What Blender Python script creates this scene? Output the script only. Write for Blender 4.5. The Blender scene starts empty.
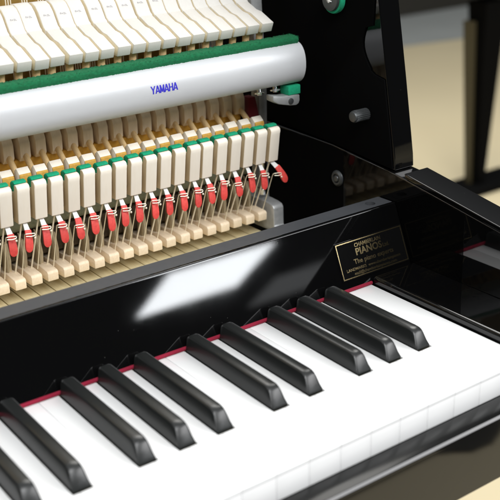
import bpy, bmesh, math, random
from mathutils import Vector, Matrix

random.seed(7)
S = 0.001                      # everything below is written in millimetres
sc = bpy.context.scene
C = sc.collection

# ------------------------------------------------------------------ camera
cam = bpy.data.cameras.new("camera")
cam.sensor_width = 36.0
cam.sensor_fit = 'HORIZONTAL'
cam.lens = 1014.85 / 500 * 36.0
cam.shift_y = 0.757 / 500
cam.clip_start = 0.01
cam.clip_end = 100.0
cam_o = bpy.data.objects.new("camera", cam)
C.objects.link(cam_o)
RT = Vector((0.80801955, -0.58839024, -0.03002219))
DN = Vector((-0.24592628, -0.29054039, -0.92471971))
FW = Vector((0.53537339, 0.75457485, -0.37946294))
R = Matrix((RT, -DN, -FW)).transposed()
cam_o.matrix_world = Matrix.Translation(Vector((-493.148, -378.552, 327.067)) * S) @ R.to_4x4()
cam.dof.use_dof = True
cam.dof.focus_distance = 0.770
cam.dof.aperture_fstop = 9.8
sc.camera = cam_o

# ------------------------------------------------------------------ world, lamps, exposure
w = bpy.data.worlds.new("World")
sc.world = w
w.use_nodes = True
bg = w.node_tree.nodes["Background"]
bg.inputs[0].default_value = (0.93, 0.97, 1.0, 1)
bg.inputs[1].default_value = 1.0
# pale ceiling overhead, dim room at eye level
wt = w.node_tree
geo = wt.nodes.new("ShaderNodeNewGeometry")
sep = wt.nodes.new("ShaderNodeSeparateXYZ")
wt.links.new(geo.outputs["Incoming"], sep.inputs[0])
neg = wt.nodes.new("ShaderNodeMath")
neg.operation = 'MULTIPLY'
neg.inputs[1].default_value = -1.0
wt.links.new(sep.outputs["Z"], neg.inputs[0])
ramp = wt.nodes.new("ShaderNodeValToRGB")
ramp.color_ramp.elements[0].position = 0.47
ramp.color_ramp.elements[0].color = (0.022, 0.023, 0.024, 1)
ramp.color_ramp.elements[1].position = 0.72
ramp.color_ramp.elements[1].color = (0.72, 0.735, 0.75, 1)
wt.links.new(neg.outputs[0], ramp.inputs[0])
wt.links.new(ramp.outputs[0], bg.inputs[0])


def area(name, loc, target, sx, sy, power, col=(1, 1, 1)):
    l = bpy.data.lights.new(name, 'AREA')
    l.shape = 'RECTANGLE'
    l.size = sx
    l.size_y = sy
    l.energy = power
    l.color = col
    o = bpy.data.objects.new(name, l)
    C.objects.link(o)
    o.location = loc
    o.rotation_euler = (Vector(target) - Vector(loc)).to_track_quat('-Z', 'Y').to_euler()
    return o


# ceiling light panels of the showroom
area("ceiling_lamp", (-0.55, -1.40, 1.78), (-0.15, 0.15, 0.05), 1.5, 1.2, 56, (0.985, 0.99, 1.0))
area("ceiling_lamp", (1.95, -2.1, 1.72), (-0.1, 0.15, 0.05), 2.0, 1.0, 62, (0.99, 0.99, 1.0))
area("ceiling_lamp", (-1.9, 0.5, 1.9), (-0.15, 0.2, 0.05), 1.2, 1.2, 5, (1.0, 0.98, 0.95))
area("ceiling_lamp", (3.37, -5.75, 1.93), (3.37, -5.75, 0.0), 0.96, 0.80, 60, (0.93, 0.97, 1.0))
area("ceiling_lamp", (1.3, 1.5, 1.9), (1.5, 1.7, -0.7), 1.5, 1.5, 58, (1.0, 0.98, 0.93))
area("ceiling_lamp", (4.75, -6.6, 1.93), (4.75, -6.6, 0.0), 0.85, 0.65, 2.0, (0.95, 0.98, 1.0))

sc.view_settings.view_transform = 'Standard'
sc.view_settings.look = 'None'
sc.view_settings.exposure = 0.0
sc.view_settings.gamma = 1.0


# ------------------------------------------------------------------ materials
def mat(name, col, rough=0.5, metal=0.0, ior=1.5, coat=0.0, sheen=0.0):
    m = bpy.data.materials.new(name)
    m.use_nodes = True
    b = m.node_tree.nodes["Principled BSDF"]
    b.inputs["Base Color"].default_value = (*col, 1)
    b.inputs["Roughness"].default_value = rough
    b.inputs["Metallic"].default_value = metal
    b.inputs["IOR"].default_value = ior
    b.inputs["Coat Weight"].default_value = coat
    b.inputs["Sheen Weight"].default_value = sheen
    return m


def vary(m, col2, scale=(1, 1, 1), noise=30.0, lo=0.35, hi=0.7, detail=4, coords="Object", per_object=0.0):
    """mix the base colour with col2 by a (stretched) noise"""
    nt = m.node_tree
    b = nt.nodes["Principled BSDF"]
    c1 = tuple(b.inputs["Base Color"].default_value)
    tc = nt.nodes.new("ShaderNodeTexCoord")
    mp = nt.nodes.new("ShaderNodeMapping")
    mp.inputs["Scale"].default_value = scale
    nt.links.new(tc.outputs[coords], mp.inputs[0])
    n = nt.nodes.new("ShaderNodeTexNoise")
    n.noise_dimensions = '4D'
    n.inputs["Scale"].default_value = noise
    n.inputs["Detail"].default_value = detail
    oi = nt.nodes.new("ShaderNodeObjectInfo")
    ml = nt.nodes.new("ShaderNodeMath")
    ml.operation = 'MULTIPLY'
    ml.inputs[1].default_value = 37.0
    nt.links.new(oi.outputs["Random"], ml.inputs[0])
    nt.links.new(ml.outputs[0], n.inputs["W"])
    nt.links.new(mp.outputs[0], n.inputs["Vector"])
    r = nt.nodes.new("ShaderNodeMapRange")
    r.inputs[1].default_value = lo
    r.inputs[2].default_value = hi
    nt.links.new(n.outputs["Fac"], r.inputs[0])
    mx = nt.nodes.new("ShaderNodeMix")
    mx.data_type = 'RGBA'
    mx.inputs[6].default_value = c1
    mx.inputs[7].default_value = (*col2, 1)
    nt.links.new(r.outputs[0], mx.inputs[0])
    out = mx.outputs[2]
    if per_object:
        hs = nt.nodes.new("ShaderNodeHueSaturation")
        rr = nt.nodes.new("ShaderNodeMapRange")
        rr.inputs[3].default_value = 1 - per_object
        rr.inputs[4].default_value = 1 + per_object
        nt.links.new(oi.outputs["Random"], rr.inputs[0])
        nt.links.new(rr.outputs[0], hs.inputs["Value"])
        nt.links.new(out, hs.inputs["Color"])
        out = hs.outputs[0]
    nt.links.new(out, b.inputs["Base Color"])
    return m


def bump(m, scale, strength, dist=0.0003, stretch=(1, 1, 1), detail=3):
    nt = m.node_tree
    b = nt.nodes["Principled BSDF"]
    tc = nt.nodes.new("ShaderNodeTexCoord")
    mp = nt.nodes.new("ShaderNodeMapping")
    mp.inputs["Scale"].default_value = stretch
    n = nt.nodes.new("ShaderNodeTexNoise")
    n.inputs["Scale"].default_value = scale
    n.inputs["Detail"].default_value = detail
    bp = nt.nodes.new("ShaderNodeBump")
    bp.inputs["Strength"].default_value = strength
    bp.inputs["Distance"].default_value = dist
    nt.links.new(tc.outputs["Object"], mp.inputs[0])
    nt.links.new(mp.outputs[0], n.inputs["Vector"])
    nt.links.new(n.outputs["Fac"], bp.inputs["Height"])
    nt.links.new(bp.outputs[0], b.inputs["Normal"])
    return m


def rough_var(m, lo, hi, scale=60, stretch=(1, 1, 1)):
    nt = m.node_tree
    b = nt.nodes["Principled BSDF"]
    tc = nt.nodes.new("ShaderNodeTexCoord")
    mp = nt.nodes.new("ShaderNodeMapping")
    mp.inputs["Scale"].default_value = stretch
    n = nt.nodes.new("ShaderNodeTexNoise")
    n.inputs["Scale"].default_value = scale
    n.inputs["Detail"].default_value = 5
    r = nt.nodes.new("ShaderNodeMapRange")
    r.inputs[1].default_value = 0.3
    r.inputs[2].default_value = 0.7
    r.inputs[3].default_value = lo
    r.inputs[4].default_value = hi
    nt.links.new(tc.outputs["Object"], mp.inputs[0])
    nt.links.new(mp.outputs[0], n.inputs["Vector"])
    nt.links.new(n.outputs["Fac"], r.inputs[0])
    nt.links.new(r.outputs[0], b.inputs["Roughness"])
    return m


M = {}
M['acrylic'] = mat('white_key_acrylic', (0.86, 0.865, 0.86), 0.16, ior=1.49)
M['ebony'] = mat('black_key_resin', (0.010, 0.0112, 0.0108), 0.30, ior=1.52)
M['slip'] = mat('black_slip_satin', (0.006, 0.0062, 0.006), 0.16, ior=1.24)
M['dull'] = mat('reflection_damping_black', (0.002, 0.002, 0.002), 0.05, ior=1.22)
M['polish'] = mat('black_polyester', (0.0022, 0.0022, 0.0023), 0.042, ior=1.5)
# a few specks of dust on the lacquer
_nt = M['polish'].node_tree
_b = _nt.nodes["Principled BSDF"]
_tc = _nt.nodes.new("ShaderNodeTexCoord")
_v = _nt.nodes.new("ShaderNodeTexVoronoi")
_v.inputs["Scale"].default_value = 150
_nt.links.new(_tc.outputs["Object"], _v.inputs["Vector"])
_lt = _nt.nodes.new("ShaderNodeMath")
_lt.operation = 'LESS_THAN'
_lt.inputs[1].default_value = 0.021
_nt.links.new(_v.outputs["Distance"], _lt.inputs[0])
_mx = _nt.nodes.new("ShaderNodeMix")
_mx.data_type = 'RGBA'
_mx.inputs[6].default_value = (0.0022, 0.0022, 0.0023, 1)
_mx.inputs[7].default_value = (0.22, 0.21, 0.19, 1)
_nt.links.new(_lt.outputs[0], _mx.inputs[0])
_nt.links.new(_mx.outputs[2], _b.inputs["Base Color"])
rough_var(M['polish'], 0.028, 0.042, 35)
M['cheek'] = mat('cheek_polyester', (0.0022, 0.0022, 0.0023), 0.03, ior=1.8)
M['satin'] = rough_var(mat('black_satin_edge', (0.05, 0.053, 0.058), 0.5, ior=1.5), 0.40, 0.52, 90)
M['matte'] = mat('matte_black', (0.0018, 0.0018, 0.0019), 0.95, ior=1.12)
M['stick'] = vary(mat('key_lever_spruce', (0.76, 0.68, 0.43), 0.6), (0.64, 0.55, 0.32), (14, 1, 14), 55, 0.3, 0.75, per_object=0.10)
M['maple'] = vary(mat('action_maple', (0.86, 0.72, 0.53), 0.55), (0.77, 0.61, 0.42), (6, 1.2, 6), 90, 0.3, 0.75, per_object=0.06)
M['check'] = vary(mat('backcheck_wood', (0.90, 0.835, 0.725), 0.5), (0.875, 0.80, 0.68), (8, 8, 1.0), 80, 0.3, 0.75, per_object=0.04)
M['butt'] = vary(mat('butt_wood', (0.90, 0.76, 0.58), 0.6), (0.80, 0.65, 0.47), (5, 5, 1.2), 110, 0.3, 0.75, per_object=0.08)
M['shank'] = vary(mat('shank_birch', (0.90, 0.66, 0.35), 0.5), (0.80, 0.56, 0.27), (8, 1, 8), 120, 0.3, 0.75, per_object=0.06)
M['white_wood'] = bump(vary(mat('hammer_white', (0.655, 0.635, 0.59), 0.7), (0.625, 0.60, 0.545), (3, 3, 3), 260, 0.35, 0.75, per_object=0.02), 1500, 0.12)
M['white_felt'] = bump(vary(mat('hammer_felt', (0.655, 0.64, 0.60), 0.9), (0.63, 0.61, 0.565), (1, 1, 1), 500, 0.35, 0.75), 2200, 0.35)
M['felt_side'] = bump(vary(mat('hammer_side', (0.80, 0.72, 0.54), 0.85), (0.72, 0.63, 0.45), (1, 1, 1), 400, 0.35, 0.75), 2000, 0.3)
M['green'] = bump(vary(mat('green_felt', (0.003, 0.36, 0.18), 0.95), (0.002, 0.26, 0.125), (1, 1, 1), 700, 0.3, 0.75), 2500, 0.6, 0.0005)
M['green_rail'] = bump(vary(mat('green_rail_felt', (0.0015, 0.155, 0.055), 0.95), (0.001, 0.085, 0.028), (1, 2, 2), 500, 0.3, 0.75), 2200, 0.7, 0.0006)
M['leather'] = vary(mat('buckskin', (0.62, 0.36, 0.07), 0.8), (0.50, 0.27, 0.04), (1, 1, 1), 500, 0.3, 0.7)
M['red'] = bump(vary(mat('red_leatherette', (0.70, 0.07, 0.055), 0.5), (0.58, 0.045, 0.04), (1, 1, 1), 500, 0.35, 0.75, per_object=0.1), 1800, 0.2)
M['tape'] = mat('white_tape', (0.70, 0.70, 0.68), 0.7)
M['wire'] = mat('tinned_wire', (0.88, 0.82, 0.66), 0.35, metal=0.25)
M['brass'] = mat('spring_brass', (0.50, 0.42, 0.27), 0.55, metal=0.2)
M['chrome'] = mat('bright_steel', (0.80, 0.81, 0.82), 0.18, metal=1.0)
M['silver'] = rough_var(mat('silver_paint', (0.62, 0.635, 0.65), 0.45, metal=0.2, ior=1.45), 0.36, 0.44, 300)
M['cast'] = bump(vary(mat('cast_aluminium', (0.50, 0.51, 0.51), 0.5, metal=0.55), (0.40, 0.41, 0.41), (1, 1, 1), 200, 0.3, 0.7), 900, 0.25)
M['knob'] = mat('grey_knob', (0.09, 0.096, 0.098), 0.45, metal=0.7)
M['crimson'] = bump(mat('crimson_felt', (0.23, 0.003, 0.024), 0.95), 1800, 0.5)
M['darkred'] = bump(mat('dark_red_felt', (0.16, 0.004, 0.012), 0.95, sheen=0.2), 1800, 0.5)
M['blue'] = mat('blue_ink', (0.035, 0.03, 0.50), 0.5)
M['ink'] = mat('grey_ink', (0.42, 0.41, 0.43), 0.8)
M['gold'] = mat('gold_print', (0.80, 0.64, 0.34), 0.24, metal=1.0)
M['plaque'] = mat('plaque_black', (0.004, 0.004, 0.004), 0.06)
M['ochre'] = bump(vary(mat('ochre_felt', (0.66, 0.36, 0.05), 0.9), (0.52, 0.27, 0.035), (1, 1, 1), 300, 0.3, 0.7), 1500, 0.4)
M['check_side'] = vary(mat('check_side_wood', (0.68, 0.56, 0.37), 0.6), (0.58, 0.46, 0.29), (8, 8, 1.0), 80, 0.3, 0.75)  # same backcheck wood, side shade painted in as a darker tone
M['jackwood'] = vary(mat('jack_wood', (0.56, 0.46, 0.29), 0.6), (0.34, 0.27, 0.16), (8, 8, 1.0), 120, 0.3, 0.75, per_object=0.15)
M['greygreen'] = bump(vary(mat('grey_green_cloth', (0.34, 0.36, 0.25), 0.9), (0.24, 0.26, 0.17), (1, 1, 1), 400, 0.3, 0.7), 1500, 0.3)
M['darkwood'] = vary(mat('dark_wood', (0.10, 0.07, 0.04), 0.6), (0.06, 0.04, 0.02), (1, 6, 6), 60)
M['bronze'] = vary(mat('bronze_paint', (0.40, 0.26, 0.07), 0.4, metal=0.6), (0.28, 0.17, 0.04), (1, 1, 1), 80)
M['floor'] = vary(mat('tan_floor', (0.62, 0.535, 0.35), 0.5), (0.57, 0.485, 0.31), (1, 1, 1), 1.6, 0.3, 0.7)
M['carpet'] = vary(mat('grey_carpet', (0.30, 0.315, 0.305), 0.95), (0.26, 0.275, 0.265), (1, 1, 1), 3)
M['darkwall'] = mat('dark_wall', (0.03, 0.027, 0.02), 0.8)
M['darkpiano'] = mat('dark_lacquer', (0.003, 0.003, 0.003), 0.7, ior=1.1)
M['olive'] = mat('leg_face_floor_reflection', (0.042, 0.034, 0.015), 0.5)  # floor's reflection on the black leg, painted as brown


# ------------------------------------------------------------------ mesh builder
def ord_axis(axis, u, v, a):
    # profile (u,v) swept along axis at position a
    if axis == 'x':
        return (a, u, v)
    if axis == 'y':
        return (u, a, v)
    return (u, v, a)


class MB:
    def __init__(self):
        self.bm = bmesh.new()

    def _merge(self, t):
        bmesh.ops.recalc_face_normals(t, faces=t.faces)
        me = bpy.data.meshes.new("tmp")
        t.to_mesh(me)
        t.free()
        self.bm.from_mesh(me)
        bpy.data.meshes.remove(me)
        return self

    def prism(self, pts, axis, a, b, bevel=0, seg=2, taper=None):
        t = bmesh.new()
        lo = [t.verts.new(ord_axis(axis, u, v, a)) for u, v in pts]
        hi = [t.verts.new(ord_axis(axis, u, v, b)) for u, v in pts]
        n = len(pts)
        t.faces.new(lo)
        t.faces.new(hi)
        for i in range(n):
            t.faces.new((lo[i], lo[(i + 1) % n], hi[(i + 1) % n], hi[i]))
        if bevel:
            bmesh.ops.recalc_face_normals(t, faces=t.faces)
            es = [e for e in t.edges if e.calc_face_angle(0) > 0.5]
            bmesh.ops.bevel(t, geom=es, offset=bevel, segments=seg, profile=0.5, affect='EDGES', clamp_overlap=True)
        return self._merge(t)

    def box(self, lo, hi, bevel=0, seg=2):
        return self.prism([(lo[1], lo[2]), (hi[1], lo[2]), (hi[1], hi[2]), (lo[1], hi[2])], 'x', lo[0], hi[0], bevel, seg)

    def tube(self, pts, r, n=8):
        pts = [Vector(p) for p in pts]
        t = bmesh.new()
        rings = []
        up = None
        for i, p in enumerate(pts):
            d = (pts[min(i + 1, len(pts) - 1)] - pts[max(i - 1, 0)]).normalized()
            if up is None:
                up = d.orthogonal().normalized()
            up = (up - d * up.dot(d)).normalized()
            s = d.cross(up)
            rr = r[i] if isinstance(r, (list, tuple)) else r
            rings.append([t.verts.new(p + (up * math.cos(2 * math.pi * k / n) + s * math.sin(2 * math.pi * k / n)) * rr) for k in range(n)])
        for a, b in zip(rings, rings[1:]):
            for k in range(n):
                t.faces.new((a[k], a[(k + 1) % n], b[(k + 1) % n], b[k]))
        t.faces.new(rings[0])
        t.faces.new(rings[-1])
        return self._merge(t)

    def lathe(self, prof, origin, axis, n=24):
        # prof: (distance along axis, radius)
        axis = Vector(axis).normalized()
        u = axis.orthogonal().normalized()
        v = axis.cross(u)
        t = bmesh.new()
        rings = []
        for d, r in prof:
            rings.append([t.verts.new(Vector(origin) + axis * d + (u * math.cos(2 * math.pi * k / n) + v * math.sin(2 * math.pi * k / n)) * max(r, 1e-3)) for k in range(n)])
        for a, b in zip(rings, rings[1:]):
            for k in range(n):
                t.faces.new((a[k], a[(k + 1) % n], b[(k + 1) % n], b[k]))
        t.faces.new(rings[0])
        t.faces.new(rings[-1])
        return self._merge(t)

    def strip(self, rows):
        # rows: list of equal-length closed cross-section rings
        t = bmesh.new()
        rr = [[t.verts.new(p) for p in row] for row in rows]
        n = len(rr[0])
        for a, b in zip(rr, rr[1:]):
            for k in range(n):
                t.faces.new((a[k], a[(k + 1) % n], b[(k + 1) % n], b[k]))
        t.faces.new(rr[0])
        t.faces.new(rr[-1])
        return self._merge(t)

    def build(self, name, m, parent=None, origin=(0, 0, 0), smooth=35, mats=None):
        o3 = Vector(origin)
        for v in self.bm.verts:
            v.co = (v.co - o3) * S
        me = bpy.data.meshes.new(name)
        self.bm.to_mesh(me)
        self.bm.free()
        me.materials.append(m)
        for q in mats or ():
            me.materials.append(q)
        if smooth:
            me.shade_smooth()
            me.set_sharp_from_angle(angle=math.radians(smooth))
        o = bpy.data.objects.new(name, me)
        C.objects.link(o)
        o.location = o3 * S
        if m.name in ('black_polyester', 'cheek_polyester', 'silver_paint'):
            wn = o.modifiers.new('weighted', 'WEIGHTED_NORMAL')
            wn.keep_sharp = True
            wn.weight = 100
        if parent:
            o.parent = parent
        return o


def tag(o, label, cat, group=None, kind=None):
    o['label'] = label
    o['category'] = cat
    if group:
        o['group'] = group
    if kind:
        o['kind'] = kind
    return o


def thing(name, label, cat, loc=(0, 0, 0), group=None):
    o = bpy.data.objects.new(name, None)
    o.empty_display_size = 0.01
    C.objects.link(o)
    o.location = Vector(loc) * S
    return tag(o, label, cat, group)


def structure(o):
    o['kind'] = 'structure'
    return o


def text_mesh(body, size, bold=0.0):
    """outline text as mesh verts/faces in its own xy plane (mm), left-baseline at 0"""
    cu = bpy.data.curves.new("t", 'FONT')
    cu.body = body
    cu.size = size
    cu.offset = bold
    cu.resolution_u = 3
    to = bpy.data.objects.new("t", cu)
    C.objects.link(to)
    dg = bpy.context.evaluated_depsgraph_get()
    me = bpy.data.meshes.new_from_object(to.evaluated_get(dg))
    vs = [v.co.copy() for v in me.vertices]
    fs = [tuple(p.vertices) for p in me.polygons]
    C.objects.unlink(to)
    bpy.data.objects.remove(to)
    bpy.data.curves.remove(cu)
    bpy.data.meshes.remove(me)
    return vs, fs


def add_text(mb, body, size, place, width=None, bold=0.0, x0=0.0, y0=0.0, split=False):
    vs, fs = text_mesh(body, size, bold)
    xmin = min(v.x for v in vs)
    xmax = max(v.x for v in vs)
    k = (width / (xmax - xmin)) if width else 1.0
    t = bmesh.new()
    bv = [t.verts.new((v.x - xmin, v.y, 0)) for v in vs]
    for f in fs:
        try:
            t.faces.new([bv[i] for i in f])
        except ValueError:
            pass
    for v in t.verts:
        v.co = Vector(place(x0 + v.co.x * k, y0 + v.co.y))
    me = bpy.data.meshes.new("tmp")
    t.to_mesh(me)
    t.free()
    mb.bm.from_mesh(me)
    bpy.data.meshes.remove(me)


ORD = ["", "second ", "third ", "fourth ", "fifth ", "sixth ", "seventh ", "eighth ", "ninth ", "tenth ", "eleventh ", "twelfth ",
       "thirteenth ", "fourteenth ", "fifteenth ", "sixteenth ", "seventeenth ", "eighteenth ", "nineteenth ", "twentieth ",
       "twenty-first ", "twenty-second ", "twenty-third "]


def nth(k, last="rightmost "):
    return last if k == 0 else ORD[k]


# ------------------------------------------------------------------ the setting
fl = MB()
fl.box((-9000, -9000, -760), (9000, 9000, -700))
structure(fl.build('floor', M['floor'], smooth=0))
cp = MB()
# grey carpet area beyond the tan floor
cp.prism([(3090, 3390), (8900, 2340), (8900, 8900), (-2500, 8900), (-2500, 4400)], 'z', -699, -695)
structure(cp.build('carpet', M['carpet'], smooth=0))
dark_sheet = MB()
dark_sheet.prism([(-3000, -731), (650, -729), (680, -712), (705, -694), (755, -690), (790, -704), (830, -726), (3000, -731), (3000, -3200), (-3000, -3200)], 'z', -699, -696)
structure(dark_sheet.build('carpet', M['darkwall'], smooth=0))  # no real carpet: unseen dark sheet added to darken the slip's reflection
wl = MB()
wl.box((-4000, 4010, -694), (8890, 4150, 2000))
structure(wl.build('wall', M['darkwall'], smooth=0))

# ------------------------------------------------------------------ piano case (right-hand end)
case = thing('piano_case', 'glossy black upright piano case, its right cheek rising behind the keys', 'piano case', (45, 0, -60))
BASE = Vector((45, 0, -60))


def part(mb, name, m, parent, base, **k):
    o = mb.build(name, m, None, **k)
    o.location = o.location - Vector(base) * S
    o.parent = parent
    return o


def sub(mb, name, m, parent, **k):
    o = mb.build(name, m, None, **k)
    p = parent
    off = Vector((0, 0, 0))
    while p:
        off = off + p.location
        p = p.parent
    o.location = o.location - off
    o.parent = parent
    return o


# lower cheek: glossy inner face that carries the ledge line
ck = MB()
ck.prism([(-42, -63), (430, -63), (430, 86), (255, 82), (172, 74), (60, 56), (-30, 44), (-42, 38)], 'x', 45, 69, 0.9, 3)
part(ck, 'cheek', M['cheek'], case, BASE)
# arm cap laid on the cheek
ac = MB()
ac.prism([(166, 73.6), (167.5, 77.8), (60, 60.2), (-32, 47), (-46, 40), (-45, 30), (-43, 30), (-41.5, 38.6), (-30, 44.5), (60, 56.5)], 'x', 44.4, 70, 0.7, 3)
part(ac, 'arm_cap', M['polish'], case, BASE)
# upper side with its leaning front edge
sp = MB()
sp.prism([(181.4, 75.6), (182.2, 86), (184.5, 100), (192.5, 147), (203.5, 207), (232, 330), (430, 330), (430, 86.5), (255, 82.6), (190, 76.3)], 'x', 48, 69, 1.2, 3)
part(sp, 'side_panel', M['polish'], case, BASE)
# felt-dull lining board behind the polished front strip of the side
ln = MB()
pts = [(300, 85), (255, 83), (186, 77.2), (183, 77), (186.3, 100), (194.4, 147), (206, 149.5), (210.5, 152)]
for i in range(9):
    a = i / 8
    pts.append((210.5 + 7 * math.sin(a * 3.0) + 5 * a, 153 + a * 32))
pts += [(209, 187), (207, 215), (234, 327), (425, 327), (425, 87)]
ln.prism(pts, 'x', 46.4, 47.9, 0.3)
part(ln, 'lining', M['matte'], case, BASE)
l2 = MB()  # added matte cover, hides reflections in the rear of the cheek
l2.prism([(240, -55), (240, 79.6), (256, 81), (425, 84.5), (425, -55)], 'x', 44.7, 46)
part(l2, 'reflection_cover', M['matte'], case, BASE)
# key bed below the keys
kb = MB()
kb.box((-700, -18, -63), (44.7, 330, -32), 1.0)
part(kb, 'key_bed', M['matte'], case, BASE)
# key slip
ks = MB()
ks.prism([(-4, -40), (-4, -15.6), (-4.6, -15), (-19.6, -15), (-19.6, -40)], 'x', -700, 44.6, 0.2, 2)
ks_o = part(ks, 'key_slip', M['slip'], case, BASE)
ke = MB()
ke.prism([(-19.6, -15.25), (-20.9, -16.7), (-20.9, -18.9), (-19.6, -18.9)], 'x', -700, 44.6)
sub(ke, 'edge', M['polish'], ks_o)
kf = MB()
kf.prism([(-19.65, -18.95), (-20.8, -19.0), (-20.9, -62.3), (-19.65, -62.9)], 'x', -700, 44.6)
sub(kf, 'front_face', M['polish'], ks_o)
# key block
kbk = MB()
kbk.prism([(1.6, -30), (1.6, 4.2), (2.6, 5.8), (4.6, 6.4), (44.6, 6.4), (44.6, -30)], 'y', -3, 154, 0.5, 3)
part(kbk, 'key_block', M['polish'], case, BASE)
dp = MB()  # added thin sheet that dims the mirror images in the cheek
dp.prism([(103, -55), (103, 61.1), (172, 72.6), (186, 75), (239.6, 79.6), (239.6, -55)], 'x', 44.75, 45.3)
part(dp, 'reflection_damper', M['dull'], case, BASE, smooth=0)
# knurled knob
kn = MB()
kn.lathe([(0, 3.3), (0.4, 4.1), (1.2, 4.5), (16, 4.5), (17, 3.8), (17.2, 2)], (31, 214, 116.5), (1, 0, 0), 30)
for i in range(20):
    a = 2 * math.pi * i / 20
    kn.tube([(33, 214 + 4.5 * math.cos(a), 116.5 + 4.5 * math.sin(a)), (46.5, 214 + 4.5 * math.cos(a), 116.5 + 4.5 * math.sin(a))], 0.42, 5)
part(kn, 'knob', M['knob'], case, BASE)
# cup washer with screw
cw = MB()
cw.lathe([(0, 7.0), (-1.0, 6.8), (-2.2, 5.4), (-2.2, 4.0), (-0.8, 3.6), (-0.8, 0)], (44.6, 247, 54.3), (1, 0, 0), 32)
cw_o = part(cw, 'cup_washer', M['knob'], case, BASE)
sw = MB()
sw.lathe([(-0.8, 3.3), (-2.4, 2.6), (-2.9, 1.4), (-3.0, 0)], (44.6, 247, 54.3), (1, 0, 0), 20)
sub(sw, 'screw', M['knob'], cw_o)
# disc with green felt ring, high on the side
dk = MB()
dk.lathe([(-3.5, 0), (-3.5, 7), (-3.2, 9.0), (-2.0, 9.4), (0, 9.4)], (41.2, 250, 204), (1, 0, 0), 36)
dk_o = part(dk, 'panel_stud', M['knob'], case, BASE)
gr = MB()
gr.lathe([(-2.4, 9.5), (-2.4, 11.2), (0, 11.6), (2.0, 11.2), (2.0, 5)], (42.9, 250, 204), (1, 0, 0), 36)
sub(gr, 'felt_ring', M['green'], dk_o)
sc2 = MB()
sc2.lathe([(-3.6, 3.2), (-4.6, 2.6), (-5, 0)], (41.2, 250, 204), (1, 0, 0), 20)
sub(sc2, 'screw', M['chrome'], dk_o)

# ------------------------------------------------------------------ fallboard
TA = math.atan2(20.5, 49.0)                 # lean of the front face


def fb_pt(u, v, off=0.0):
    """point on the fallboard's leaning front face: u along x, v up the face, off towards the player"""
    y = 155.5 + v * math.sin(TA) - off * math.cos(TA)
    z = 2.6 + v * math.cos(TA) + off * math.sin(TA)
    return (u, y, z)


FB0 = (45, 176, 0)
fbt = thing('fallboard', 'long glossy black board standing behind the keys, satin grey top edge', 'fallboard', (-300, 176, 0))
FBB = (-300, 176, 0)
fb = MB()
topy, topz = 155.5 + 52 * math.sin(TA), 2.6 + 52 * math.cos(TA)
fb.prism([(155.5, 2.6), (topy, topz)] + [(topy + 1.35 - 1.35 * math.cos(a), topz + 1.35 * math.sin(a)) for a in [math.radians(d_) for d_ in (20, 43, 66, 90)]] + [(topy + 3, topz + 1.35), (171, 2.6)], 'x', -720, 43.6)
part(fb, 'front_face', M['polish'], fbt, FBB)
tp = MB()
# top edge board with the round hole near its right end (hole cut as a ring of quads)
hx, hy, hr = 27.5, 187.5, 4.2
y0, y1 = topy + 3.0, 195.5
zt, zb = topz + 1.0, topz - 9
t = bmesh.new()
n = 32
ring = []
outer = []
sx0, sx1 = hx - 8, hx + 8
for k in range(n):
    a = 2 * math.pi * k / n + math.pi / 4
    ring.append((hx + hr * math.cos(a), hy + hr * math.sin(a)))
    q = 4 * ((k) % n) / n
    sd = int(q)
    f = q - sd
    cs = [(sx1, y1), (sx0, y1), (sx0, y0), (sx1, y0), (sx1, y1)]
    outer.append((cs[sd][0] + (cs[sd + 1][0] - cs[sd][0]) * f, cs[sd][1] + (cs[sd + 1][1] - cs[sd][1]) * f))
vi = [t.verts.new((p[0], p[1], zt)) for p in ring]
vo = [t.verts.new((p[0], p[1], zt)) for p in outer]
vb = [t.verts.new((p[0], p[1], zb + 1)) for p in ring]
for k in range(n):
    j = (k + 1) % n
    t.faces.new((vi[k], vi[j], vo[j], vo[k]))
    t.faces.new((vi[j], vi[k], vb[k], vb[j]))
t.faces.new(list(reversed(vb)))
for x0, x1 in ((-720, sx0), (sx1, 43.6)):
    t.faces.new([t.verts.new(p) for p in ((x0, y0, zt), (x1, y0, zt), (x1, y1, zt), (x0, y1, zt))])
# back, bottom and ends
t.faces.new([t.verts.new(p) for p in ((-720, y1, zt), (43.6, y1, zt), (43.6, y1, zb), (-720, y1, zb))])
t.faces.new([t.verts.new(p) for p in ((43.6, y0, zt), (43.6, y0, zb), (43.6, y1, zb), (43.6, y1, zt))])
t.faces.new([t.verts.new(p) for p in ((-720, y0, zb), (43.6, y0, zb), (43.6, y1, zb), (-720, y1, zb))])
tp._merge(t)
part(tp, 'top_edge', M['satin'], fbt, FBB, smooth=30)
# red key felt under the board
rf = MB()
rf.prism([(153.9, 0.3), (153.7, 2.0), (154.4, 2.7), (157.5, 2.5), (157.5, 0.3)], 'x', -700, 0.8, 0.3)
part(rf, 'felt_strip', M['crimson'], fbt, FBB)

# plaque on the fallboard
PB = fb_pt(8.5, 5.5, 0.0)
pq = thing('plaque', 'small black plaque with gold border and gold lettering on the fallboard', 'plaque', PB)
pl = MB()
u0, u1, v0, v1 = -26.5, 43.2, 5.8, 35.6


def slab(mb, u0, u1, v0, v1, a, b):
    t = bmesh.new()
    q = [t.verts.new(fb_pt(u, v, o)) for o in (a, b) for u, v in ((u0, v0), (u1, v0), (u1, v1), (u0, v1))]
    for f in ((0, 1, 2, 3), (7, 6, 5, 4), (0, 4, 5, 1), (1, 5, 6, 2), (2, 6, 7, 3), (3, 7, 4, 0)):
        t.faces.new([q[i] for i in f])
    mb._merge(t)


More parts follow.
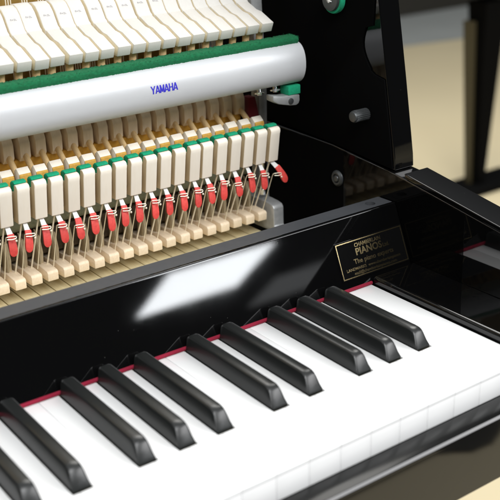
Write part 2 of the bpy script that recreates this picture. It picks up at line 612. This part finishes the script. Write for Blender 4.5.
slab(pl, u0, u1, v0, v1, 0.05, 0.65)
part(pl, 'plate', M['plaque'], pq, PB, smooth=0)
bd = MB()
e, g = 0.9, 0.75
slab(bd, u0 + e, u1 - e, v0 + e, v0 + e + g, 0.6, 0.74)
slab(bd, u0 + e, u1 - e, v1 - e - g, v1 - e, 0.6, 0.74)
slab(bd, u0 + e, u0 + e + g, v0 + e + g, v1 - e - g, 0.6, 0.74)
slab(bd, u1 - e - g, u1 - e, v0 + e + g, v1 - e - g, 0.6, 0.74)
part(bd, 'border', M['gold'], pq, PB, smooth=0)
tx = MB()
pf = lambda x, y: fb_pt(x, y, 0.72)
cx = (u0 + u1) / 2
add_text(tx, "CHAMBERLAIN", 4.2, pf, 27, 0.10, cx - 16, 29.2)
add_text(tx, "PIANOS", 7.6, pf, 27, 0.22, cx - 16, 22.8)
add_text(tx, "Ltd.", 4.4, pf, 6.5, 0.10, cx + 11.8, 22.8)
add_text(tx, "The piano experts", 5.2, pf, 41, 0.10, cx - 20, 16.6)
add_text(tx, "LANDMARKS  www.chamberlainpianos", 3.2, pf, 56, 0.06, cx - 29, 11.9)
add_text(tx, "mail@chamberlainpianos.com", 3.2, pf, 44, 0.06, cx - 22, 8.4)
part(tx, 'lettering', M['gold'], pq, PB, smooth=0)

# ------------------------------------------------------------------ keys
OCT = 164.5
WHITE = {'C': 0, 'D': 23.5, 'E': 47, 'F': 70.5, 'G': 94, 'A': 117.5, 'B': 141}
BLACK = {'C#': 21.15, 'D#': 49.35, 'F#': 90.64, 'G#': 117.5, 'A#': 144.36}
ORDER = ['C', 'B', 'A#', 'A', 'G#', 'G', 'F#', 'F', 'E', 'D#', 'D', 'C#']
KP = 13.3
STICK_X = -6.6


def note(i):
    # i = 0 is the top C; returns (name, octave start x)
    nm = ORDER[i % 12]
    octv = (i + 11) // 12            # 0 for the top C, then 1, 2 ...
    return nm, -23.5 - OCT * octv


KEYLAB = {
    0: 'rightmost white key, wide and uncut, beside the black key block',
    1: 'white key immediately right of the rightmost black key',
    3: 'white key between the right and middle black keys of the rightmost group of three',
    5: 'white key between the middle and left black keys of the rightmost group of three',
    7: 'white key just left of the rightmost group of three black keys',
    8: 'white key just right of the rightmost pair of black keys',
    10: 'white key between the two black keys of the rightmost pair',
    12: 'white key just left of the rightmost pair of black keys',
    13: 'white key just right of the second group of three black keys from the right',
    15: 'white key between right and middle black keys of the second group of three',
    17: 'white key between middle and left black keys of the second group of three',
    19: 'white key just left of the second group of three black keys',
    20: 'white key just right of the black pair at the lower left corner',
    22: 'white key between the two black keys at the lower left corner',
    24: 'leftmost white key, beside the last black key at the lower left corner',
    2: 'rightmost black key, right one of the rightmost group of three',
    4: 'middle black key of the rightmost group of three',
    6: 'left black key of the rightmost group of three, nearest the rightmost pair',
    9: 'right black key of the rightmost pair',
    11: 'left black key of the rightmost pair',
    14: 'right black key of the second group of three from the right',
    16: 'middle black key of the second group of three from the right',
    18: 'left black key of the second group of three from the right',
    21: 'right black key of the pair at the lower left corner',
    23: 'leftmost black key, left one of the pair at the lower left corner',
}
SHW, SHT = 11.3, 8.3         # sharp base and top width


def black_x(i):
    nm, ox = note(i)
    return ox + BLACK[nm] if '#' in nm else None


NK = 25
for i in range(NK):
    nm, ox = note(i)
    sx = STICK_X - KP * i
    if '#' in nm:
        bx = ox + BLACK[nm]
        base = (bx, 100, -20)
        kt = thing('black_key', KEYLAB[i], 'black key', base, 'black keys of the keyboard')
        m = MB()
        t = bmesh.new()
        rows = []
        yb = 153.4
        # cross-sections from front to back: (y, top z, half widths bottom/top)
        secs = [(54.7, 0.2, 5.65, 5.65), (55.0, 1.1, 5.55, 5.55), (57.0, 4.6, 5.45, 5.1), (59.6, 9.3, 5.45, 4.5), (61.2, 11.1, 5.45, 4.2), (63.2, 11.9, 5.45, 4.1),
                (66, 12.15, 5.45, 4.1), (150.5, 11.7, 5.45, 4.1), (152.6, 11.2, 5.45, 4.1), (yb, 9.8, 5.45, 4.3)]
        for y, zt_, hb, ht in secs:
            r = min(1.5, zt_ * 0.3)
            flare = 5.65
            row = [(-flare, y, -1.5), (-flare, y, 0.0), (-hb, y, min(0.9, zt_ * .3)), (-ht - 0.25, y, max(zt_ - r, zt_ * .6)), (-ht + 0.30, y, zt_ - r * 0.30), (-ht + 1.2, y, zt_),
                   (ht - 1.2, y, zt_), (ht - 0.30, y, zt_ - r * 0.30), (ht + 0.25, y, max(zt_ - r, zt_ * .6)), (hb, y, min(0.9, zt_ * .3)), (flare, y, 0.0), (flare, y, -1.5)]
            rows.append([(bx + p[0], p[1], p[2]) for p in row])
        m.strip(rows)
        part(m, 'sharp', M['ebony'], kt, base, smooth=40)
        st = MB()
        st.prism([(bx - 5, 58), (bx + 5, 58), (bx + 5, 160), (sx + 6.2, 196), (sx + 6.2, 350), (sx - 6.2, 350), (sx - 6.2, 196), (bx - 5, 160)], 'z', -17.5, -2.45, 0.35)
        st.prism([(sx + 6.2, 196.5), (sx + 6.2, 350), (sx - 6.2, 350), (sx - 6.2, 196.5)], 'z', -2.6, 2.5, 0.35)
        part(st, 'key_lever', M['stick'], kt, base)
    else:
        x0 = ox + WHITE[nm]
        x1 = x0 + 23.5
        gp = 0.11
        base = ((x0 + x1) / 2, 100, -20)
        kt = thing('white_key', KEYLAB[i], 'white key', base, 'white keys of the keyboard')
        # cut-outs beside the black keys
        lx, rx = x0 + gp, x1 - gp
        blx = brx = None
        for j in (i - 1, i + 1):
            if j < 0:
                continue
            b = black_x(j)
            if b is None:
                continue
            if b > (x0 + x1) / 2:
                brx = b - SHW / 2 - 0.75
            else:
                blx = b + SHW / 2 + 0.75
        pts = [(lx, 0), (rx, 0)]
        if brx:
            pts += [(rx, 52.6), (brx, 52.6), (brx, 156)]
        else:
            pts += [(rx, 156)]
        if blx:
            pts += [(blx, 156), (blx, 52.6), (lx, 52.6)]
        else:
            pts += [(lx, 156)]
        m = MB()
        m.prism(pts, 'z', -2.4, 0, 0.25, 2)
        part(m, 'key_top', M['acrylic'], kt, base)
        fr = MB()
        fr.box((lx + .03, 0.3, -18.6), (rx - .03, 2.6, -2.42), 0.12)
        part(fr, 'key_front', M['acrylic'], kt, base)
        st = MB()
        c = (pts[-1][0] if not blx else blx)
        xl = blx or lx + .6
        xr = brx or rx - .6
        st.prism([(lx + 1.5, 2.7), (rx - 1.5, 2.7), (rx - 1.5, 50), (xr - .4, 56), (xr - .4, 158), (sx + 6.2, 196), (sx + 6.2, 350), (sx - 6.2, 350), (sx - 6.2, 196), (xl + .4, 158), (xl + .4, 56), (lx + 1.5, 50)],
                 'z', -17.5, -2.45, 0.35)
        st.prism([(sx + 6.2, 196.5), (sx + 6.2, 350), (sx - 6.2, 350), (sx - 6.2, 196.5)], 'z', -2.6, 2.5, 0.35)
        part(st, 'key_lever', M['stick'], kt, base)

# ------------------------------------------------------------------ hammer rest rail
RB = (-350, 278, 134)
rail = thing('hammer_rail', 'long silver hammer rail with green felt strip on top and blue lettering', 'hammer rail', RB)


def rail_yz(a):
    return (279 - 14 * abs(math.cos(a)) ** 0.8, 152.4 + 17 * math.sin(a))


rb = MB()
prof = [rail_yz(-math.pi / 2 + math.pi * i / 28) for i in range(29)]
prof += [(283, 169.4), (283, 135.4)]
rb.prism(prof, 'x', -720, 26, 0.5, 2)
part(rb, 'rail_body', M['silver'], rail, RB, smooth=40)
# fuzzy felt strip
fs = MB()
rows = []
rnd = random.Random(3)
x = -330.0
while x <= 24.01:
    row = []
    sect = [(273.2, 168.2), (272.6, 170.0), (272.4, 171.4), (272.9, 172.8), (274.2, 173.8), (276.5, 174.3), (280, 174.2), (284, 174.0), (287, 173.4), (288, 171), (288, 169.6), (283, 169.5), (278, 169.5)]
    for y, z in sect:
        row.append((x + rnd.uniform(-.25, .25), y + rnd.uniform(-.35, .35), z + (rnd.uniform(-.5, .5) if z > 170 else 0)))
    rows.append(row)
    x += 1.0
fs.strip(rows)
# loose fibres at the cut end and along the edge
for k in range(150):
    p = Vector((24 + rnd.uniform(-2, .3), rnd.uniform(273, 287), rnd.uniform(170, 174)))
    fs.tube([p, p + Vector((rnd.uniform(0, 1.8), rnd.uniform(-1, 1), rnd.uniform(-.3, 1.4)))], [0.13, 0.05], 3)
for k in range(900):
    p = Vector((rnd.uniform(-300, 24), rnd.choice((rnd.uniform(272.6, 274.5), rnd.uniform(274, 287))), rnd.uniform(172.6, 174)))
    fs.tube([p, p + Vector((rnd.uniform(-1, 1), rnd.uniform(-1.2, .2), rnd.uniform(0, 1.1)))], [0.10, 0.04], 3)
part(fs, 'felt_strip', M['green_rail'], rail, RB, smooth=60)


def rail_face(x, z):
    s = max(-1, min(1, (z - 152.4) / 17))
    a = math.asin(s)
    return (x, rail_yz(a)[0] - 0.10, z)


lt = MB()
TH = 0.26
GLYPH = {'Y': [((0, 1), (.5, .45)), ((1, 1), (.5, .45)), ((.5, .5), (.5, 0))],
         'A': [((0, 0), (.5, 1)), ((1, 0), (.5, 1)), ((.2, .28), (.8, .28))],
         'M': [((0.05, 0), (0.05, 1)), ((.95, 0), (.95, 1)), ((.05, 1), (.5, .12)), ((.95, 1), (.5, .12))],
         'H': [((0.08, 0), (0.08, 1)), ((.92, 0), (.92, 1)), ((.08, .52), (.92, .52))]}
LW, LH, LX, LZ0, LP = 3.25, 5.9, -121.2, 151.0, 3.88
for q, ch in enumerate("YAMAHA"):
    for si, (a, b) in enumerate(GLYPH[ch]):
        horiz = a[1] == b[1]
        t = bmesh.new()
        th = 0.56
        ax_, az_ = LX + q * LP + a[0] * LW, LZ0 + a[1] * LH
        bx_, bz_ = LX + q * LP + b[0] * LW, LZ0 + b[1] * LH
        vs = []
        nseg = 5
        for g_ in range(nseg):
            f_ = g_ / (nseg - 1)
            px_, pz_ = ax_ + (bx_ - ax_) * f_, az_ + (bz_ - az_) * f_
            off = (0, th * .8) if horiz else (th, 0)
            for sg in (-1, 1):
                p_ = rail_face(px_ + off[0] * sg, pz_ + off[1] * sg)
                vs.append(t.verts.new((p_[0], p_[1] - 0.02 * si, p_[2])))
        for g_ in range(nseg - 1):
            t.faces.new((vs[2 * g_], vs[2 * g_ + 1], vs[2 * g_ + 3], vs[2 * g_ + 2]))
        lt._merge(t)
part(lt, 'lettering', M['blue'], rail, RB, smooth=0)
for px in (-11.0, 5.5):
    s_ = MB()
    s_.lathe([(2, 2.0), (-4.8, 2.0), (-5.0, 4.3), (-5.6, 4.6), (-6.2, 4.0), (-6.6, 2.2), (-7.4, 2.0), (-7.8, 0)], (px, 281.5, 136.5), (0.1, 0.3, 1), 24)
    part(s_, 'screw', M['chrome'], rail, RB)
# bracket arm that carries the rail's right end
ba = MB()
ba.prism([(-4, 124.5), (2, 121.2), (14, 118.2), (20, 117.6), (22.6, 118.8), (23.6, 121.5), (23.4, 126), (18, 126.8), (6, 127.2), (-4, 129)], 'y', 271, 281, 0.8, 2)
ba_o = part(ba, 'support_arm', M['cast'], rail, RB)
pd = MB()
pd.box((11.5, 270.6, 126.9), (24.2, 282, 134.6), 0.8)
sub(pd, 'felt_pad', M['green'], ba_o)
sl = MB()
sl.lathe([(0, 2.6), (-.9, 2.4), (-1.2, 1.2), (-1.2, 0)], (14, 270.9, 122), (0, 1, 0), 16)
sub(sl, 'screw', M['knob'], ba_o)

# ------------------------------------------------------------------ action frame behind the moving parts
AB = (-100, 330, -20)
af = thing('action_frame', 'grey metal action bracket and rails behind hammers at the right end', 'action frame', AB)
br = MB()
br.prism([(16, 10), (27.5, 10), (27, 92), (27.5, 118), (24.5, 199), (22, 240), (11, 240), (13, 199), (19, 118), (18, 60)], 'y', 322, 334, 0.8, 2)
part(br, 'bracket', M['cast'], af, AB)
ft = MB()
ft.prism([(282, 4), (282, 9), (284, 10), (284, 26), (286, 28.5), (291, 29.5), (300, 30), (330, 30), (330, 4)], 'x', 3.5, 14.6, 1.2, 3)
part(ft, 'bracket_foot', M['cast'], af, AB)
bs = MB()
bs.tube([(8, 306, 36), (8, 303, 62), (6, 304, 80)], 3.2, 12)
bs.lathe([(0, 4.5), (5, 4.5), (6, 3.5), (6, 0)], (8, 306, 34), (0, -0.1, 1), 16)
part(bs, 'bracket_post', M['chrome'], af, AB)
mr = MB()
mr.box((-360, 338, 14), (0, 350, 118), 1)
part(mr, 'main_rail', M['darkwood'], af, AB)
oc = MB()
oc.prism([(322, 98), (321, 101.5), (322.5, 104.5), (337.5, 105), (337.5, 96)], 'x', -360, -2, 0.5)
part(oc, 'butt_rail', M['ochre'], af, AB)
gg = MB()
gg.tube([(-360, 321, 55), (1, 321, 55)], 5.5, 20)
part(gg, 'regulating_rail', M['greygreen'], af, AB)
dw = MB()
dw.box((-360, 320, 26), (0, 330, 47), 1.5)
part(dw, 'spring_rail', M['darkwood'], af, AB)
rc = MB()
rc.prism([(4, 99), (16, 98), (13, 112), (11.5, 118), (5, 118)], 'y', 317.5, 327, 0.8)
part(rc, 'felt_block', M['darkred'], af, AB)

# ------------------------------------------------------------------ hammers (one unit, then copies)
PITCH = 13.3
NU = 22
HX = 3.0
HB = (HX, 322, 100)
CXH = -3.0


def make_hammer():
    o = thing('hammer', 'white hammer', 'hammer', HB, 'row of white hammers above the silver rail')
    h = MB()
    hw = 5.5
    prof = [(288.0, 177.6), (284.6, 185.2), (301, 192.4), (307.6, 193.4), (321, 199.0), (335, 199), (322, 184), (303, 178.6)]
    h.prism(prof, 'x', HX - hw, HX + hw, 0.55, 2)
    ho = part(h, 'head', M['white_wood'], o, HB)
    f = MB()
    ctr = [(319.5, 198.6), (322.6, 200.6), (325.6, 205.2), (329, 210.4), (333.5, 214.6), (339, 216.6), (345, 216), (352, 211.5), (356, 203), (352, 193), (340, 186), (326, 186.5), (321.5, 192)]
    f.prism(ctr, 'x', HX - 6.05, HX + 6.05, 0.8, 3)
    fo = sub(f, 'felt', M['white_felt'], ho)
    for ob in (ho, fo):                  # the sides show bare tan wood and wool
        ob.data.materials.append(M['felt_side'])
        for p in ob.data.polygons:
            if abs(p.normal.x) > 0.95:
                p.material_index = 1
    # small stamped number, too small to read: short ink strokes
    nb = MB()
    a, b = Vector((0, 326.6, 206.9)), Vector((0, 329.2, 210.75))
    d = (b - a).normalized()
    nrm = Vector((0, -d.z, d.y))
    for q in range(4):
        xx = HX - 2.6 + q * 1.35
        base = a + d * 0.6 + nrm * 0.12
        for (dx0, s0, dx1, s1) in (((0, 0, 0.0, 1.2), (0.0, 1.2, .75, 1.2), (.75, 1.2, .75, 0)), ((0, .6, .8, .6), (.4, 0, .4, 1.2)), ((0, 0, .8, 0), (0, 0, .8, 1.2), (0, 1.2, .8, 1.2)), ((0, 0, 0, 1.2), (0, 0, .8, 0)))[q]:
            p0 = Vector((xx + dx0, 0, 0)) + base + d * s0
            p1 = Vector((xx + dx1, 0, 0)) + base + d * s1
            nb.tube([p0, p1], 0.15, 4)
    sub(nb, 'number', M['ink'], ho, smooth=0)
    s = MB()
    s.tube([(HX - .6, 295.5, 181), (HX - .8, 297.0, 170), (HX - 2, 311, 145), (CXH, 331, 114)], 2.9, 14)
    part(s, 'shank', M['shank'], o, HB)
    # butt: block with hollowed left/right outline seen below the rail
    b_ = MB()
    b_.prism([(319.5, 107), (319, 118), (321, 122), (323, 130), (330, 136), (336, 136), (336, 108), (330, 103), (323, 103)], 'x', CXH - 4.2, CXH + 4.6, 0.8, 2)
    part(b_, 'butt', M['butt'], o, HB)
    st = MB()
    st.tube([(CXH + 0.4, 321, 108.5), (CXH - 1.5, 306, 100.8), (CXH - 2.0, 299, 97.2)], 2.35, 14)
    part(st, 'catcher_stem', M['shank'], o, HB)
    c = MB()
    c.prism([(293.6, 95), (293.2, 103.3), (297.6, 106.8), (301.5, 104), (301.5, 95)], 'x', CXH - 4.7, CXH + 4.7, 0.35, 2)
    co = part(c, 'catcher', M['check'], o, HB)
    l = MB()
    l.prism([(292.0, 92.5), (292.0, 102.0), (293.2, 103.0), (293.5, 94.9), (300, 94.8), (300, 92.8)], 'x', CXH - 4.6, CXH + 4.6, 0.25)
    sub(l, 'leather', M['leather'], co)
    return o


CHX = -0.8
WX = -5.0
WB = (WX, 315, 16)


def make_wippen():
    o = thing('wippen', 'wippen', 'wippen', WB, 'row of wippens above the key levers')
    b = MB()
    b.prism([(288.6, 16), (288.2, 22.6), (289.6, 24.2), (304, 24.8), (312, 23), (345, 22), (345, 15), (310, 13.5), (300, 15.4)], 'x', WX - 4.5, WX + 4.5, 0.8, 2)
    part(b, 'body', M['maple'], o, WB)
    j = MB()
    j.prism([(309, 23), (307.5, 33), (311, 46), (316, 46), (315.5, 36), (318, 23)], 'x', WX - 2.1, WX + 2.1, 0.4)
    part(j, 'jack', M['jackwood'], o, WB)
    sp_ = MB()
    sp_.tube([(WX - 1.5, 306, 23.5), (WX - 1.2, 307, 36), (WX - 0.4, 311, 45), (WX + 0.2, 316, 50)], 0.55, 6)
    part(sp_, 'spoon', M['brass'], o, WB)
    c = MB()
    c.tube([(WX + 2.6, 303.5, 23.5), (WX + 2.7, 303, 25.5), (CHX - 1.4, 281, 70), (CHX - 1.4, 280.4, 75)], 0.66, 8)
    part(c, 'check_wire', M['wire'], o, WB)
    k = MB()
    k.prism([(277.2, 71.6), (273.2, 95.6), (272.4, 98.4), (272.8, 100.4), (274.4, 101.7), (276.4, 101.9), (278.2, 101.4), (279.4, 96.4), (283.6, 95.4), (286.0, 71.6)], 'x', CHX - 4.8, CHX + 5.0, 0.75, 3)
    ko = part(k, 'backcheck', M['check'], o, WB)
    ko.data.materials.append(M['check_side'])
    for p in ko.data.polygons:
        if abs(p.normal.x) > 0.95:
            p.material_index = 1
    g_ = MB()
    g_.prism([(276.7, 102.1), (278.6, 101.5), (279.7, 96.1), (285.0, 95.2), (285.0, 101.6), (282, 103.8), (278.3, 103.6)], 'x', CHX - 4.75, CHX + 4.95, 0.7, 2)
    sub(g_, 'felt', M['green'], ko)
    w_ = MB()
    hx_ = CHX - 2.2
    w_.tube([(WX + 4.0, 295, 23.6), (WX + 4.0, 294.4, 25.2), (hx_, 276.6, 61), (hx_ - .6, 274.0, 64.2), (hx_ - .3, 272.6, 64.8), (hx_ + 2.8, 271.6, 64.9), (hx_ + 5.9, 271.8, 64.3), (hx_ + 6.6, 272.2, 63.5),
              (hx_ + 5.8, 271.8, 62.6), (hx_ + 2.8, 271.2, 62.7), (hx_ - .4, 272.6, 63.0)], 0.40, 8)
    w_.lathe([(-.6, 0), (-.5, .6), (0, 0.9), (.5, .6), (.6, 0)], (hx_ + 5.6, 270.6, 61.2), (0, 1, 0), 10)
    part(w_, 'bridle_wire', M['wire'], o, WB)
    # bridle strap: white tape ending in a rounded red tip
    ori = (CHX + 1.4, 279, 70)
    tp_ = MB()
    xx = CHX + 1.4
    path = [(275.8, 66.3, 2.2), (277.6, 68.8, 1.9), (281, 73, 1.6), (288, 83, 1.9), (295, 92, 1.9)]
    rows = []
    for y, z, hw in path:
        rows.append([(xx - hw - (z - 64) * .10, y, z), (xx + hw - (z - 64) * .10, y, z), (xx + hw - (z - 64) * .10, y + .7, z + .1), (xx - hw - (z - 64) * .10, y + .7, z + .1)])
    tp_.strip(rows)
    to = part(tp_, 'bridle_strap', M['tape'], o, WB, origin=ori)
    rt_ = MB()
    L = [(66.4, 2.4), (64, 2.55), (60, 2.85), (56, 3.05), (53.9, 2.95), (52.3, 2.4), (51.3, 1.5), (50.9, .6)]
    rows = []
    for z, hw in L:
        q = (66.8 - z) / 16.5
        y = 275.4 - 4.2 * q - 1.2 * math.sin(q * 3.1)
        rows.append([(xx - hw, y, z), (xx, y - .25, z), (xx + hw, y, z), (xx + hw, y + 1.3, z + .3), (xx, y + 1.5, z + .3), (xx - hw, y + 1.3, z + .3)])
    rt_.strip(rows)
    sub(rt_, 'tip', M['red'], to, origin=ori, smooth=50)
    return o


def copy_thing(src, dx, label):
    r = src.copy()
    C.objects.link(r)
    r.location = src.location + Vector((dx * S, 0, 0))
    r['label'] = label
    for ch in list(src.children):
        c = ch.copy()
        C.objects.link(c)
        c.parent = r
        for g in list(ch.children):
            d = g.copy()
            C.objects.link(d)
            d.parent = c
    return r


def hammer_label(k):
    return nth(k) + ('white hammer, beside the grey bracket, above the silver rail' if k == 0 else 'white hammer from the right end of the row above the silver rail')


def wippen_label(k):
    return nth(k) + ('red-tipped wippen with green-topped check, beside the grey metal foot' if k == 0 else 'red-tipped wippen with green-topped check, counted from the right end of its row')


hammer = make_hammer()
wip = make_wippen()
hammer['label'] = hammer_label(0)
wip['label'] = wippen_label(0)
rnd = random.Random(11)
units_h, units_w = [hammer], [wip]
for k in range(1, NU):
    units_h.append(copy_thing(hammer, -PITCH * k, hammer_label(k)))
    units_w.append(copy_thing(wip, -PITCH * k, wippen_label(k)))
for k in range(NU):
    units_h[k].location += Vector((rnd.uniform(-.2, .2), rnd.uniform(-.35, .35), rnd.uniform(-.3, .3))) * S
    units_w[k].location += Vector((rnd.uniform(-.2, .2), rnd.uniform(-.3, .3), rnd.uniform(-.35, .35))) * S
    units_h[k].rotation_euler = (rnd.uniform(-.004, .004), rnd.uniform(-.007, .007), rnd.uniform(-.010, .010))
    units_w[k].rotation_euler = (rnd.uniform(-.004, .004), rnd.uniform(-.004, .004), rnd.uniform(-.005, .005))
    for ch in units_w[k].children:
        if ch.name.startswith('bridle_strap'):
            ch.rotation_euler = (rnd.uniform(-.02, .03), 0.10 + rnd.uniform(-.09, .09), rnd.uniform(-.10, .10))
            if k == 0:
                ch.rotation_euler = (0, -0.42, 0.1)
        if ch.name.startswith('bridle_wire'):
            ch.rotation_euler = (rnd.uniform(-.01, .01), rnd.uniform(-.012, .012), 0)

# ------------------------------------------------------------------ string bed behind the hammers
SBB = (-200, 372, -40)
sb = thing('string_frame', 'bronze iron frame with strings behind the hammers', 'string frame', SBB)
pt_ = MB()
pt_.box((-420, 372, -20), (-4, 380, 330), 1)
part(pt_, 'plate', M['bronze'], sb, SBB)
for k in range(22):
    s_ = MB()
    for q in (-2, 0, 2):
        s_.tube([(HX - PITCH * k + q, 366, -10), (HX - PITCH * k + q, 364, 325)], 0.5, 6)
    part(s_, 'string_trio', M['wire'], sb, SBB)

# ------------------------------------------------------------------ a second piano far behind, out of focus
FB = (1790, 1610, -700)
gp_ = thing('grand_piano', 'blurred black piano leg and underside standing on the floor far behind', 'piano', FB)


def tapered(lo, hi, z0, z1, bev=3):
    # lo/hi: (x0,x1,y0,y1) at bottom/top
    t = bmesh.new()
    v = [t.verts.new((x, y, z)) for (x0, x1, y0, y1), z in ((lo, z0), (hi, z1)) for x, y in ((x0, y0), (x1, y0), (x1, y1), (x0, y1))]
    for f in ((0, 1, 2, 3), (7, 6, 5, 4), (0, 4, 5, 1), (1, 5, 6, 2), (2, 6, 7, 3), (3, 7, 4, 0)):
        t.faces.new([v[i] for i in f])
    m = MB()
    m._merge(t)
    return m


lg = tapered((1766, 1794, 1600, 1626), (1738, 1828, 1580, 1650), -690, -130)
part(lg, 'leg', M['darkpiano'], gp_, FB, smooth=0)
ol = tapered((1752, 1763, 1620, 1640), (1722, 1733, 1610, 1650), -690, -185)  # side face of the leg, coloured as if reflecting the floor
part(ol, 'leg_reflecting_face', M['olive'], gp_, FB, smooth=0)
ca = MB()
ca.box((1690, 1560, -700), (1960, 1680, -678), 5)
part(ca, 'foot', M['darkpiano'], gp_, FB)
bl = MB()
bl.box((1690, 1565, -112), (1960, 1720, 60), 10)
part(bl, 'body', M['darkpiano'], gp_, FB)
